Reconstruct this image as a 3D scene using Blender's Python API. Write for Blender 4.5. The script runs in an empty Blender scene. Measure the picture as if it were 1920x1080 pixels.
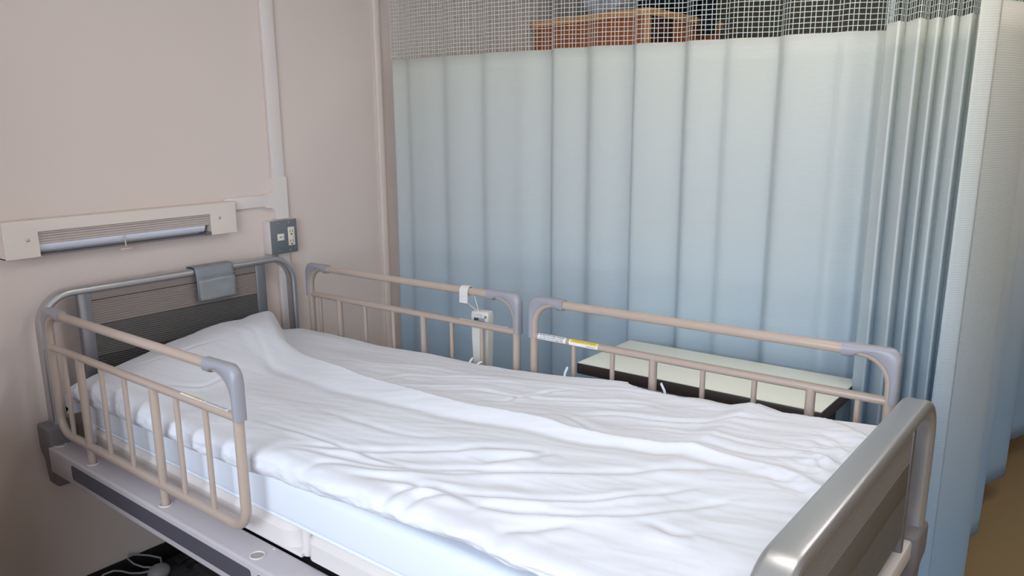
import bpy, bmesh, math, random
import numpy as np
from mathutils import Vector, Matrix, noise

random.seed(4)
PI = math.pi
S = bpy.context.scene
C = S.collection

# ------------------------------------------------------------------ camera
cd = bpy.data.cameras.new('camera')
cam = bpy.data.objects.new('camera', cd); C.objects.link(cam)
cd.sensor_width = 36.0
cd.lens = 1478.256 * 36.0 / 1920.0
cd.shift_x = 93.037 / 1920.0
cd.shift_y = 47.517 / 1920.0
cd.clip_start = 0.05; cd.clip_end = 60
yaw, pit, rol = math.radians(131.07339), math.radians(13.157754), math.radians(-1.138059)
fw = Vector((math.cos(yaw)*math.cos(pit), math.sin(yaw)*math.cos(pit), -math.sin(pit)))
rt = fw.cross(Vector((0, 0, 1))).normalized(); up = rt.cross(fw)
rt, up = rt*math.cos(rol) + up*math.sin(rol), -rt*math.sin(rol) + up*math.cos(rol)
M = Matrix((rt, up, -fw)).transposed().to_4x4()
M.translation = Vector((2.4747, -0.9067, 1.5306))
cam.matrix_world = M
S.camera = cam

# ------------------------------------------------------------------ view + world
S.view_settings.view_transform = 'Standard'
S.view_settings.look = 'None'
S.view_settings.gamma = 1.0
S.view_settings.use_curve_mapping = False
S.view_settings.exposure = 0.42
w = bpy.data.worlds.new('world'); S.world = w; w.use_nodes = True
bg = w.node_tree.nodes['Background']
sky = w.node_tree.nodes.new('ShaderNodeTexSky')
sky.sky_type = 'HOSEK_WILKIE'; sky.turbidity = 3.0
w.node_tree.links.new(sky.outputs[0], bg.inputs[0])
bg.inputs[1].default_value = 0.6

def area_light(name, loc, aim, sx, sy, power, col):
    ld = bpy.data.lights.new(name, 'AREA'); ld.shape = 'RECTANGLE'
    ld.size = sx; ld.size_y = sy; ld.energy = power; ld.color = col
    o = bpy.data.objects.new(name, ld); C.objects.link(o)
    o.location = loc
    o.rotation_euler = (Vector(aim) - Vector(loc)).to_track_quat('-Z', 'Y').to_euler()
    return o
# daylight entering by the window in the near wall
area_light('window_daylight', (2.1, -2.02, 1.62), (1.5, 0.6, 0.85), 2.3, 1.3, 62, (0.76, 0.87, 1.0))
# second window, in the foot wall behind the photographer
area_light('window_daylight_foot', (5.45, 0.7, 1.65), (0.6, 0.6, 0.9), 2.1, 1.25, 10, (1.0, 0.965, 0.93))

# ------------------------------------------------------------------ materials
def lin(r, g, b):
    f = lambda v: (v/255.0)/12.92 if v <= 10.3 else ((v/255.0 + 0.055)/1.055)**2.4
    return (f(r), f(g), f(b), 1.0)

def mat(name, rgb, rough=0.5, metal=0.0, bump=0.0, bscale=200.0, vary=0.0, vscale=6.0, coat=0.0, spec=0.5, transl=0.0):
    m = bpy.data.materials.new(name); m.use_nodes = True
    nt = m.node_tree; N = nt.nodes; L = nt.links
    b = N['Principled BSDF']
    c = rgb if len(rgb) == 4 else lin(*rgb)
    b.inputs['Base Color'].default_value = c
    b.inputs['Roughness'].default_value = rough
    b.inputs['Metallic'].default_value = metal
    b.inputs['Specular IOR Level'].default_value = spec
    b.inputs['Coat Weight'].default_value = coat
    tc = N.new('ShaderNodeTexCoord')
    if vary > 0:
        n = N.new('ShaderNodeTexNoise'); n.inputs['Scale'].default_value = vscale; n.inputs['Detail'].default_value = 4
        L.new(tc.outputs['Object'], n.inputs['Vector'])
        mx = N.new('ShaderNodeMix'); mx.data_type = 'RGBA'
        mx.inputs[6].default_value = tuple(v*(1-vary) for v in c[:3]) + (1,)
        mx.inputs[7].default_value = tuple(min(1, v*(1+vary)) for v in c[:3]) + (1,)
        L.new(n.outputs[0], mx.inputs[0]); L.new(mx.outputs[2], b.inputs['Base Color'])
    if bump > 0:
        n = N.new('ShaderNodeTexNoise'); n.inputs['Scale'].default_value = bscale; n.inputs['Detail'].default_value = 3
        L.new(tc.outputs['Object'], n.inputs['Vector'])
        bp = N.new('ShaderNodeBump'); bp.inputs['Strength'].default_value = bump; bp.inputs['Distance'].default_value = 0.002
        L.new(n.outputs[0], bp.inputs['Height']); L.new(bp.outputs[0], b.inputs['Normal'])
    if transl > 0:
        t = N.new('ShaderNodeBsdfTranslucent'); t.inputs[0].default_value = c
        ms = N.new('ShaderNodeMixShader'); ms.inputs[0].default_value = transl
        L.new(b.outputs[0], ms.inputs[1]); L.new(t.outputs[0], ms.inputs[2])
        L.new(ms.outputs[0], N['Material Output'].inputs[0])
    return m

def curtain_mat(name, top, mid, bot, rib=62.0, ribc=0.025, transl=0.32):
    """woven cloth dyed in a gradation from pale at the top to blue at the hem"""
    m = bpy.data.materials.new(name); m.use_nodes = True
    nt = m.node_tree; N = nt.nodes; L = nt.links
    b = N['Principled BSDF']; b.inputs['Roughness'].default_value = 0.85
    b.inputs['Specular IOR Level'].default_value = 0.15
    tc = N.new('ShaderNodeTexCoord'); sp = N.new('ShaderNodeSeparateXYZ')
    L.new(tc.outputs['Object'], sp.inputs[0])
    mr = N.new('ShaderNodeMapRange'); mr.inputs[1].default_value = 0.1; mr.inputs[2].default_value = 1.8
    L.new(sp.outputs[2], mr.inputs[0])
    cr = N.new('ShaderNodeValToRGB')
    cr.color_ramp.elements[0].position = 0.12; cr.color_ramp.elements[0].color = lin(*bot)
    cr.color_ramp.elements[1].position = 0.95; cr.color_ramp.elements[1].color = lin(*top)
    e = cr.color_ramp.elements.new(0.55); e.color = lin(*mid)
    L.new(mr.outputs[0], cr.inputs[0])
    wv = N.new('ShaderNodeTexWave'); wv.bands_direction = 'Z'; wv.inputs['Scale'].default_value = rib
    wv.inputs['Distortion'].default_value = 0.6; wv.inputs['Detail'].default_value = 1
    L.new(tc.outputs['Object'], wv.inputs['Vector'])
    mx = N.new('ShaderNodeMix'); mx.data_type = 'RGBA'; mx.blend_type = 'MULTIPLY'
    mx.inputs[0].default_value = 1.0
    L.new(cr.outputs[0], mx.inputs[6])
    r2 = N.new('ShaderNodeMapRange'); r2.inputs[3].default_value = 1.0 - ribc; r2.inputs[4].default_value = 1.0
    L.new(wv.outputs[1], r2.inputs[0]); L.new(r2.outputs[0], mx.inputs[7])
    L.new(mx.outputs[2], b.inputs['Base Color'])
    nz = N.new('ShaderNodeTexNoise'); nz.inputs['Scale'].default_value = 14; nz.inputs['Detail'].default_value = 5
    mp = N.new('ShaderNodeMapping'); mp.inputs['Scale'].default_value = (1, 1, 0.25)
    L.new(tc.outputs['Object'], mp.inputs[0]); L.new(mp.outputs[0], nz.inputs['Vector'])
    ad = N.new('ShaderNodeMath'); ad.operation = 'MULTIPLY_ADD'; ad.inputs[1].default_value = 0.25
    L.new(wv.outputs[1], ad.inputs[0]); L.new(nz.outputs[0], ad.inputs[2])
    bp = N.new('ShaderNodeBump'); bp.inputs['Strength'].default_value = 0.25; bp.inputs['Distance'].default_value = 0.004
    L.new(ad.outputs[0], bp.inputs['Height']); L.new(bp.outputs[0], b.inputs['Normal'])
    t = N.new('ShaderNodeBsdfTranslucent'); L.new(mx.outputs[2], t.inputs[0])
    ms = N.new('ShaderNodeMixShader'); ms.inputs[0].default_value = transl
    L.new(b.outputs[0], ms.inputs[1]); L.new(t.outputs[0], ms.inputs[2])
    L.new(ms.outputs[0], N['Material Output'].inputs[0])
    return m

def wood_mat(name, a, b_, scale=3.0):
    m = mat(name, a, 0.45)
    nt = m.node_tree; N = nt.nodes; L = nt.links
    tc = N.new('ShaderNodeTexCoord'); mp = N.new('ShaderNodeMapping'); mp.inputs['Scale'].default_value = (30, 30, 1.2)
    n = N.new('ShaderNodeTexNoise'); n.inputs['Scale'].default_value = scale; n.inputs['Detail'].default_value = 5
    L.new(tc.outputs['Object'], mp.inputs[0]); L.new(mp.outputs[0], n.inputs['Vector'])
    cr = N.new('ShaderNodeValToRGB'); cr.color_ramp.elements[0].position = .3; cr.color_ramp.elements[1].position = .7
    cr.color_ramp.elements[0].color = lin(*a); cr.color_ramp.elements[1].color = lin(*b_)
    L.new(n.outputs[0], cr.inputs[0]); L.new(cr.outputs[0], N['Principled BSDF'].inputs['Base Color'])
    return m

MT = {}
MT['wall'] = mat('wall_paint', (228, 212, 204), 0.75, bump=0.08, bscale=260, vary=0.012, vscale=2)
MT['wall_dim'] = mat('far_wall_shaded', (140, 132, 112), 0.8, vary=0.03)  # shade of the neighbouring bay put into this wall's colour
MT['ceiling'] = mat('ceiling_board', (225, 222, 215), 0.9, bump=0.1, bscale=90)
MT['floor'] = mat('vinyl_floor', (140, 117, 82), 0.55, vary=0.06, vscale=22, bump=0.03, bscale=60)
MT['black_base'] = mat('black_vinyl_baseboard', (22, 20, 20), 0.5)
MT['duct'] = mat('white_pvc_duct', (232, 222, 218), 0.45)
MT['trim'] = mat('wall_joint_strip', (232, 219, 210), 0.5)
MT['lamp'] = mat('lamp_housing_enamel', (231, 217, 208), 0.4)
MT['louver'] = mat('lamp_louver', (206, 192, 184), 0.45)
MT['diffuser'] = mat('lamp_diffuser', (232, 234, 246), 0.25)
MT['lampdark'] = mat('lamp_lower_grille', (120, 118, 122), 0.4, metal=0.4)
MT['screw'] = mat('screw_metal', (205, 200, 190), 0.3, metal=0.8)
MT['steel'] = mat('stainless_plate', (132, 136, 142), 0.42, metal=0.55, vary=0.08, vscale=25)
MT['cream'] = mat('cream_plastic', (232, 222, 204), 0.4)
MT['dark'] = mat('dark_slot', (38, 30, 28), 0.6)
MT['ink'] = mat('printed_ink', (50, 50, 56), 0.6)
MT['inkgrey'] = mat('grey_printed_ink', (150, 150, 158), 0.6)
MT['silver'] = mat('silver_lacquer', (188, 187, 189), 0.30, metal=0.72, bump=0.02, bscale=900)
MT['post'] = mat('silver_post_lacquer', (140, 140, 145), 0.32, metal=0.7)
MT['taupe'] = mat('taupe_ribbed_panel', (138, 126, 121), 0.5)
MT['footrib'] = mat('grey_taupe_ribbed_panel', (136, 131, 124), 0.45)
MT['footdark'] = mat('olive_grey_panel', (102, 99, 94), 0.45)
MT['char'] = mat('charcoal_ribbed_panel', (88, 85, 83), 0.5)
MT['char2'] = mat('darker_charcoal_panel', (62, 59, 60), 0.5)
MT['bracket'] = mat('grey_plastic_bracket', (118, 112, 114), 0.5, bump=0.05, bscale=700)
MT['frame'] = mat('bed_frame_lacquer', (196, 188, 192), 0.4, bump=0.02, bscale=700)
MT['socket'] = mat('taupe_socket_shade', (168, 157, 156), 0.5)
MT['stripe'] = mat('grey_inlay_strip', (84, 81, 91), 0.45)
MT['platform'] = mat('ivory_platform_plastic', (228, 220, 216), 0.35)
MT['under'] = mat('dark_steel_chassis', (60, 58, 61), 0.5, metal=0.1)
MT['rubber'] = mat('black_rubber', (28, 28, 30), 0.6)
MT['rail'] = mat('beige_rail_lacquer', (184, 165, 152), 0.34, coat=0.2)
MT['grip'] = mat('grey_grip_plastic', (156, 154, 162), 0.36)
MT['white'] = mat('white_sticker', (240, 240, 242), 0.45)
MT['yellow'] = mat('yellow_sticker', (240, 205, 40), 0.45)
MT['sheet'] = mat('white_cotton_cover', (234, 235, 243), 0.9, bump=0.12, bscale=420, spec=0.15, transl=0.06)
MT['mattress'] = mat('white_fitted_sheet', (229, 233, 242), 0.9, bump=0.1, bscale=420, spec=0.15)
MT['vinyl'] = mat('grey_vinyl', (140, 142, 148), 0.5)
MT['window_vinyl'] = mat('grey_glossy_clear_vinyl', (146, 149, 151), 0.16, bump=0.25, bscale=22, coat=0.4)
MT['handset'] = mat('ivory_handset_plastic', (214, 210, 202), 0.4)
MT['strap'] = mat('white_webbing_strap', (220, 216, 212), 0.8, bump=0.2, bscale=900)
MT['tabletop'] = mat('table_laminate', (240, 240, 226), 0.4, vary=0.01)
MT['tabledge'] = mat('dark_brown_table_edge', (62, 52, 48), 0.45)
MT['navy'] = mat('navy_cloth', (22, 22, 36), 0.85, bump=0.5, bscale=60)
MT['palecloth'] = mat('pale_grey_cloth', (186, 186, 196), 0.85, bump=0.5, bscale=40)
MT['wood'] = wood_mat('brown_wood_panel', (184, 98, 54), (202, 116, 68))
MT['woodrim'] = wood_mat('light_wood_rim', (222, 156, 100), (232, 170, 112))
MT['wooddark'] = wood_mat('dark_wood_recess', (70, 34, 22), (84, 42, 28))
MT['cable'] = mat('grey_cable', (160, 157, 158), 0.5)
MT['net'] = mat('white_curtain_net', (196, 204, 198), 0.8)
MT['curtain'] = curtain_mat('blue_gradation_cloth', (229, 230, 221), (220, 228, 231), (186, 217, 241))
MT['curtain_foot'] = curtain_mat('cream_to_blue_gradation_cloth', (238, 236, 224), (224, 231, 232), (182, 214, 243), rib=58, ribc=0.09, transl=0.32)
MT['track'] = mat('aluminium_track', (200, 200, 200), 0.35, metal=0.8)
MT['winframe'] = mat('window_frame_aluminium', (200, 200, 202), 0.4, metal=0.6)
g = bpy.data.materials.new('window_glass'); g.use_nodes = True
_n = g.node_tree.nodes; _l = g.node_tree.links; _n.remove(_n['Principled BSDF'])
_t = _n.new('ShaderNodeBsdfTransparent'); _g = _n.new('ShaderNodeBsdfGlossy'); _g.inputs[1].default_value = 0.02
_m = _n.new('ShaderNodeMixShader'); _m.inputs[0].default_value = 0.06
_l.new(_t.outputs[0], _m.inputs[1]); _l.new(_g.outputs[0], _m.inputs[2]); _l.new(_m.outputs[0], _n['Material Output'].inputs[0])
MT['glass'] = g
lampmat = bpy.data.materials.new('ceiling_lamp_diffuser'); lampmat.use_nodes = True
_b = lampmat.node_tree.nodes['Principled BSDF']; _b.inputs['Emission Color'].default_value = (1.0, 0.93, 0.84, 1)
_b.inputs['Emission Strength'].default_value = 7.8; _b.inputs['Base Color'].default_value = (.9, .9, .9, 1)
MT['lampglow'] = lampmat
lm2 = lampmat.copy(); lm2.name = 'warm_ceiling_lamp_diffuser'
lm2.node_tree.nodes['Principled BSDF'].inputs['Emission Strength'].default_value = 11.0
lm2.node_tree.nodes['Principled BSDF'].inputs['Emission Color'].default_value = (1.0, 0.95, 0.89, 1)
MT['lampglow2'] = lm2

# ------------------------------------------------------------------ mesh helpers
def tag(o, label=None, cat=None, group=None, kind=None):
    if label: o['label'] = label
    if cat: o['category'] = cat
    if group: o['group'] = group
    if kind: o['kind'] = kind
    return o

def thing(name, label, cat, loc=(0, 0, 0), group=None):
    o = bpy.data.objects.new(name, None); C.objects.link(o)
    o.location = loc; o.empty_display_size = 0.1
    return tag(o, label, cat, group)

def wpos(p):
    v = Vector((0, 0, 0))
    while p is not None:
        v += p.location; p = p.parent
    return v

class MB:
    """collects shapes given in world coordinates"""
    def __init__(self):
        self.v = []; self.f = []
    def add(self, verts, faces):
        n = len(self.v)
        self.v += [tuple(p) for p in verts]
        self.f += [tuple(i + n for i in q) for q in faces]
        return self
    def box(self, x0, x1, y0, y1, z0, z1, bev=0.0, seg=2):
        bm = bmesh.new()
        bmesh.ops.create_cube(bm, size=1.0)
        for p in bm.verts:
            p.co = Vector(((x0+x1)/2 + p.co.x*(x1-x0), (y0+y1)/2 + p.co.y*(y1-y0), (z0+z1)/2 + p.co.z*(z1-z0)))
        if bev > 0:
            bmesh.ops.bevel(bm, geom=bm.edges[:], offset=bev, segments=seg, profile=0.5, affect='EDGES', clamp_overlap=True)
        return self.frombm(bm)
    def frombm(self, bm, mtx=None):
        bm.verts.index_update()
        vs = [(mtx @ p.co if mtx else p.co.copy()) for p in bm.verts]
        fs = [[q.index for q in f.verts] for f in bm.faces]
        bm.free()
        return self.add(vs, fs)
    def sweep(self, path, prof, up=(0, 1, 0), closed=False, cap=True):
        """profile points (a,b): a along the in-plane normal, b along up"""
        path = [Vector(p) for p in path]; n = len(path); U = Vector(up).normalized(); k = len(prof)
        vs = []
        for i, p in enumerate(path):
            a = path[(i-1) % n] if (closed or i > 0) else path[i]
            b = path[(i+1) % n] if (closed or i < n-1) else path[i]
            t = (b - a).normalized()
            nn = U.cross(t)
            if nn.length < 1e-5: nn = Vector((1, 0, 0)).cross(t)
            nn.normalize(); bb = t.cross(nn).normalized()
            pr = prof(i) if callable(prof) else prof
            k = len(pr)
            vs += [p + nn*q[0] + bb*q[1] for q in pr]
        fs = []
        for i in range(n if closed else n-1):
            j = (i+1) % n
            for q in range(k):
                r = (q+1) % k
                fs.append((i*k+q, i*k+r, j*k+r, j*k+q))
        if not closed and cap:
            fs.append(tuple(range(k-1, -1, -1))); fs.append(tuple((n-1)*k + q for q in range(k)))
        return self.add(vs, fs)
    def tube(self, path, r, up=(0, 1, 0), n=14, closed=False, ry=None):
        ry = r if ry is None else ry
        return self.sweep(path, [(r*math.cos(2*PI*i/n), ry*math.sin(2*PI*i/n)) for i in range(n)], up, closed)
    def rod(self, a, b, r, n=14):
        d = Vector(b) - Vector(a)
        u = (0, 1, 0) if abs(d.normalized().y) < 0.9 else (1, 0, 0)
        return self.tube([a, b], r, u, n)
    def lathe(self, prof, c=(0, 0, 0), axis='Z', n=24):
        vs = []; k = len(prof)
        for i in range(n):
            a = 2*PI*i/n
            for (r, h) in prof:
                x, y = r*math.cos(a), r*math.sin(a)
                p = {'Z': (x, y, h), 'X': (h, x, y), 'Y': (y, h, x)}[axis]
                vs.append((c[0]+p[0], c[1]+p[1], c[2]+p[2]))
        fs = []
        for i in range(n):
            j = (i+1) % n
            for q in range(k-1):
                fs.append((i*k+q, j*k+q, j*k+q+1, i*k+q+1))
        if prof[0][0] > 1e-6: fs.append(tuple(i*k for i in range(n-1, -1, -1)))
        if prof[-1][0] > 1e-6: fs.append(tuple(i*k+k-1 for i in range(n)))
        return self.add(vs, fs)
    def prism(self, pts, axis, a0, a1):
        """polygon pts in the plane normal to axis, extruded a0..a1"""
        f = {'X': lambda p, a: (a, p[0], p[1]), 'Y': lambda p, a: (p[0], a, p[1]), 'Z': lambda p, a: (p[0], p[1], a)}[axis]
        n = len(pts)
        vs = [f(p, a0) for p in pts] + [f(p, a1) for p in pts]
        fs = [tuple(range(n-1, -1, -1)), tuple(range(n, 2*n))] + [(i, (i+1) % n, n+(i+1) % n, n+i) for i in range(n)]
        return self.add(vs, fs)
    def grid(self, P):
        nu, nv = len(P), len(P[0])
        vs = [p for row in P for p in row]
        fs = [(i*nv+j, (i+1)*nv+j, (i+1)*nv+j+1, i*nv+j+1) for i in range(nu-1) for j in range(nv-1)]
        return self.add(vs, fs)
    def build(self, name, m, parent=None, smooth=True, angle=40, fix=True):
        me = bpy.data.meshes.new(name)
        off = wpos(parent) if parent is not None else Vector((0, 0, 0))
        me.from_pydata([(p[0]-off.x, p[1]-off.y, p[2]-off.z) for p in self.v], [], self.f)
        if fix:
            bm = bmesh.new(); bm.from_mesh(me)
            bmesh.ops.recalc_face_normals(bm, faces=bm.faces[:]); bm.to_mesh(me); bm.free()
        if smooth:
            me.polygons.foreach_set('use_smooth', [True]*len(me.polygons))
            me.set_sharp_from_angle(angle=math.radians(angle))
        me.materials.append(MT[m] if isinstance(m, str) else m)
        me.update()
        o = bpy.data.objects.new(name, me); C.objects.link(o)
        if parent is not None: o.parent = parent
        return o

def base_origin(o):
    """put a single-mesh thing's origin at the centre of its base"""
    co = np.array([v.co[:] for v in o.data.vertices])
    c = Vector(((co[:, 0].min()+co[:, 0].max())/2, (co[:, 1].min()+co[:, 1].max())/2, co[:, 2].min()))
    o.data.transform(Matrix.Translation(-c)); o.location = c
    return o

def fillet(pts, r, n=8, closed=False):
    pts = [Vector(p) for p in pts]; N = len(pts); out = []
    for i, p in enumerate(pts):
        if not closed and (i == 0 or i == N-1):
            out.append(p); continue
        a, b = pts[(i-1) % N], pts[(i+1) % N]
        rr = r[i] if isinstance(r, (list, tuple)) else r
        d1 = (a-p).normalized(); d2 = (b-p).normalized()
        ang = d1.angle(d2)
        if rr <= 0 or ang > PI-0.01:
            out.append(p); continue
        t = rr/math.tan(ang/2)
        c = p + (d1+d2).normalized()*(rr/math.sin(ang/2))
        s, e = p+d1*t-c, p+d2*t-c
        tot = s.angle(e)
        for k in range(n+1):
            q = k/n
            out.append(c + (s*math.sin((1-q)*tot) + e*math.sin(q*tot))/math.sin(tot))
    return out

def rrect(w_, h, r, n=4):
    pts = []
    for (cx, cy, a0) in ((w_/2-r, h/2-r, 0), (-w_/2+r, h/2-r, 90), (-w_/2+r, -h/2+r, 180), (w_/2-r, -h/2+r, 270)):
        for k in range(n+1):
            a = math.radians(a0 + 90*k/n)
            pts.append((cx+r*math.cos(a), cy+r*math.sin(a)))
    return pts

def struct(name, mb, m, parent=None, **k):
    o = mb.build(name, m, parent, **k)
    if parent is None: o['kind'] = 'structure'
    return o

# ------------------------------------------------------------------ the room
HW = -0.07                      # face of the wall behind the bed head
NW = -1.95                      # face of the window wall
FX, FY, CZ = 5.5, 4.6, 2.6
struct('floor', MB().box(HW-.1, FX+.1, NW-.1, FY+.1, -0.1, 0.0), 'floor', smooth=False)
struct('ceiling', MB().box(HW-.1, FX+.1, NW-.1, FY+.1, CZ, CZ+0.1), 'ceiling', smooth=False)
struct('wall_head', MB().box(HW-.1, HW, NW-.1, FY+.1, 0, CZ), 'wall', smooth=False)
struct('wall_far', MB().box(HW, FX, FY, FY+.1, 0, CZ), 'wall_dim', smooth=False)
wx0, wx1, wz0, wz1 = 0.9, 3.3, 0.95, 2.3
mb = MB()
mb.box(HW, wx0, NW-.1, NW, 0, CZ); mb.box(wx1, FX, NW-.1, NW, 0, CZ)
mb.box(wx0, wx1, NW-.1, NW, 0, wz0); mb.box(wx0, wx1, NW-.1, NW, wz1, CZ)
struct('wall_near', mb, 'wall', smooth=False)
fy0, fy1 = -0.4, 1.8
mb = MB()
mb.box(FX, FX+.1, NW-.1, fy0, 0, CZ); mb.box(FX, FX+.1, fy1, FY+.1, 0, CZ)
mb.box(FX, FX+.1, fy0, fy1, 0, wz0); mb.box(FX, FX+.1, fy0, fy1, wz1, CZ)
struct('wall_foot', mb, 'wall', smooth=False)

def window(name, a0, a1, axis, plane):
    r = bpy.data.objects.new(name, None); C.objects.link(r); r['kind'] = 'structure'
    r.location = ((a0+a1)/2, plane, wz0) if axis == 'x' else (plane, (a0+a1)/2, wz0)
    fr = MB(); gl = MB()
    def bx(m_, p0, p1, z0, z1, d):
        if axis == 'x': m_.box(p0, p1, plane-d, plane+d, z0, z1)
        else: m_.box(plane-d, plane+d, p0, p1, z0, z1)
    am = (a0+a1)/2
    for (p0, p1, z0, z1) in ((a0, a1, wz0, wz0+.05), (a0, a1, wz1-.05, wz1), (a0, a0+.05, wz0, wz1), (a1-.05, a1, wz0, wz1), (am-.03, am+.03, wz0, wz1)):
        bx(fr, p0, p1, z0, z1, .03)
    bx(gl, a0+.05, am-.03, wz0+.05, wz1-.05, .003); bx(gl, am+.03, a1-.05, wz0+.05, wz1-.05, .003)
    fr.build('window_frame', 'winframe', r, smooth=False); gl.build('window_pane', 'glass', r, smooth=False)
window('window_1', wx0, wx1, 'x', NW-.05)
window('window_2', fy0, fy1, 'y', FX+.05)

struct('baseboard_head', MB().box(HW, HW+.006, NW, FY, 0, 0.088, .002), 'black_base')
struct('trim_1', MB().box(HW, HW+.012, 1.481, 1.512, 0, CZ, .003), 'trim')

def ceiling_light(x, y, label, glow='lampglow'):
    t = thing('ceiling_light', label, 'ceiling light', (x, y, CZ-.08), 'ceiling lights over the beds')
    MB().box(x-.62, x+.62, y-.15, y+.15, CZ-.06, CZ, .01).build('housing', 'winframe', t)
    MB().box(x-.60, x+.60, y-.13, y+.13, CZ-.08, CZ-.06, .006).build('diffuser', glow, t)
ceiling_light(2.2, 0.85, 'long ceiling light above the foot of the white bed, outside the photo')
ceiling_light(2.4, 2.4, 'long ceiling light over the neighbouring bay, outside the photo', 'lampglow2')

# ------------------------------------------------------------------ wall lamp
def screw(mb, c, r, axis='X'):
    return mb.lathe([(r, -0.001), (r, .001), (r*.75, .0022), (0, .0026)], c, axis, 14)
t = thing('bed_head_lamp', 'long cream wall lamp with louvred slot above the headboard', 'wall lamp', (HW, 0.327, 1.183))
XF = -0.015
mb = MB()
Y0, Y1, YA, YB = -.063, .717, .034, .612
Z0, Z1, ZA = 1.183, 1.293, 1.257
pts = [(Y0, Z0), (YA, Z0), (YA, ZA), (YB, ZA), (YB, Z0), (Y1, Z0), (Y1, Z1), (Y0, Z1)]
bm = bmesh.new()
fv = [bm.verts.new((XF-.004, a, b)) for a, b in pts]; bk = [bm.verts.new((XF, a, b)) for a, b in pts]
bm.faces.new(list(reversed(fv))); ff = bm.faces.new(bk)
for i in range(8): bm.faces.new((fv[i], fv[(i+1) % 8], bk[(i+1) % 8], bk[i]))
bmesh.ops.recalc_face_normals(bm, faces=bm.faces[:])
bmesh.ops.bevel(bm, geom=[e for e in bm.edges if all(abs(v_.co.x-XF) < 1e-6 for v_ in e.verts) and (abs(e.verts[0].co.z-Z1) < 1e-6 and abs(e.verts[1].co.z-Z1) < 1e-6 or all(abs(v_.co.y-Y0) < 1e-6 or abs(v_.co.y-Y1) < 1e-6 for v_ in e.verts))], offset=.003, segments=3, profile=.5, affect='EDGES')
mb.frombm(bm)
mb.box(HW, XF-.003, Y0, Y1, Z1-.003, Z1); mb.box(HW, XF-.003, Y0, YA, Z0, Z0+.003); mb.box(HW, XF-.003, YB, Y1, Z0, Z0+.003)
mb.box(HW, XF-.003, Y0, Y0+.003, Z0, Z1); mb.box(HW, XF-.003, Y1-.003, Y1, Z0, Z1)
mb.box(HW, XF-.003, YA-.004, YA-.001, Z0, Z1); mb.box(HW, XF-.003, YB+.001, YB+.004, Z0, Z1)
mb.box(HW, HW+.006, YA-.002, YB+.002, Z0, Z1-.003)
mb.build('housing', 'lamp', t)
mb = MB()
for k in range(5):
    z = 1.2555 - k*.0076
    mb.prism([(XF-.014, z-.0062), (XF-.009-.0005*k, z-.0058), (XF-.006-.0008*k, z-.0010), (XF-.006-.0008*k, z), (XF-.014, z)], 'Y', YA, YB)
mb.box(XF-.018, XF-.014, YA, YB, 1.2185, 1.2565)
mb.build('louver', 'louver', t)
mb = MB(); mb.prism([(XF-.018, 1.2185), (XF-.012, 1.2180), (XF-.013, 1.2130), (XF-.020, 1.1980), (XF-.030, 1.1930), (XF-.034, 1.1960), (XF-.028, 1.2150)], 'Y', YA+.001, YB-.016)
mb.build('lamp_tube_cover', 'diffuser', t, angle=60)
mb = MB()
for k in range(4):
    mb.box(XF-.040+.010*k, XF-.034+.010*k, YA, YB, Z0+.001, Z0+.006)
mb.box(XF-.045, XF-.001, YB-.022, YB, Z0, Z0+.012)
mb.build('lower_grille', 'lampdark', t)
for y, z in ((.003, 1.236), (.647, 1.241)):
    screw(MB(), (XF+.001, y, z), .0055).build('screw', 'screw', t)
sw = MB().rod((XF-.012, .302, 1.222), (XF+.001, .297, 1.180), .0022, 8).build('pull_cord', 'louver', t)
MB().box(XF-.004, XF+.003, .277, .317, 1.171, 1.177, .002).build('pull_bar', 'louver', sw)

# ------------------------------------------------------------------ cable duct + outlet
t = thing('cable_duct', 'white plastic cable duct running down the wall beside the lamp', 'cable duct', (HW, .94, 0))
def duct(y0, y1, z0, z1, d=.020):
    return MB().box(HW, HW+d, y0, y1, z0, z1, .004)
duct(.915, .968, 1.355, CZ).build('vertical_duct', 'duct', t)
duct(.915, .968, .088, 1.077).build('vertical_duct', 'duct', t)
MB().box(HW, HW+.018, .700, .880, 1.257, 1.302, .004).build('horizontal_duct', 'duct', t)
q = []
q += [(.911, 1.206), (.972, 1.206), (.972, 1.365), (.911, 1.365)]
for k in range(7):
    a = math.radians(0 - 90*k/6); q.append((.911-.022+.022*math.cos(a), 1.328+.022*math.sin(a)))
q += [(.872, 1.306), (.872, 1.253)]
for k in range(7):
    a = math.radians(90 - 90*k/6); q.append((.911-.022+.022*math.cos(a), 1.231+.022*math.sin(a)))
MB().prism(q, 'X', HW, HW+.023).build('junction_cover', 'duct', t)

t = thing('power_outlet', 'square steel faced power outlet box on the wall right of the lamp', 'power outlet', (HW, .925, 1.078))
MB().box(HW, -.024, .863, .985, 1.078, 1.204, .003).build('box', 'duct', t)
MB().box(-.024, -.0205, .864, .986, 1.077, 1.205, .0015).build('face_plate', 'steel', t)
o = MB().box(-.0215, -.018, .942, .972, 1.105, 1.176, .001).build('socket_insert', 'cream', t)
mb = MB()
for zc in (1.160, 1.122):
    for yy in (.951, .963):
        mb.box(-.0185, -.0175, yy-.0009, yy+.0009, zc-.005, zc+.005)
    mb.box(-.0185, -.0175, .954, .9595, zc-.0145, zc-.009)
mb.build('socket_slot', 'dark', o)
o = MB().box(-.0215, -.018, .892, .923, 1.128, 1.154, .001).build('switch_insert', 'cream', t)
MB().box(-.0185, -.0172, .8965, .9185, 1.1325, 1.1495, .0005).build('name_window', 'white', o)
mb = MB()
for k in range(3): mb.box(-.0175, -.0169, .900+.0032*k, .9024+.0032*k, 1.139, 1.1435)
mb.box(-.0175, -.0169, .9145, .9165, 1.138, 1.1445)
mb.build('printing', 'ink', o)
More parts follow.
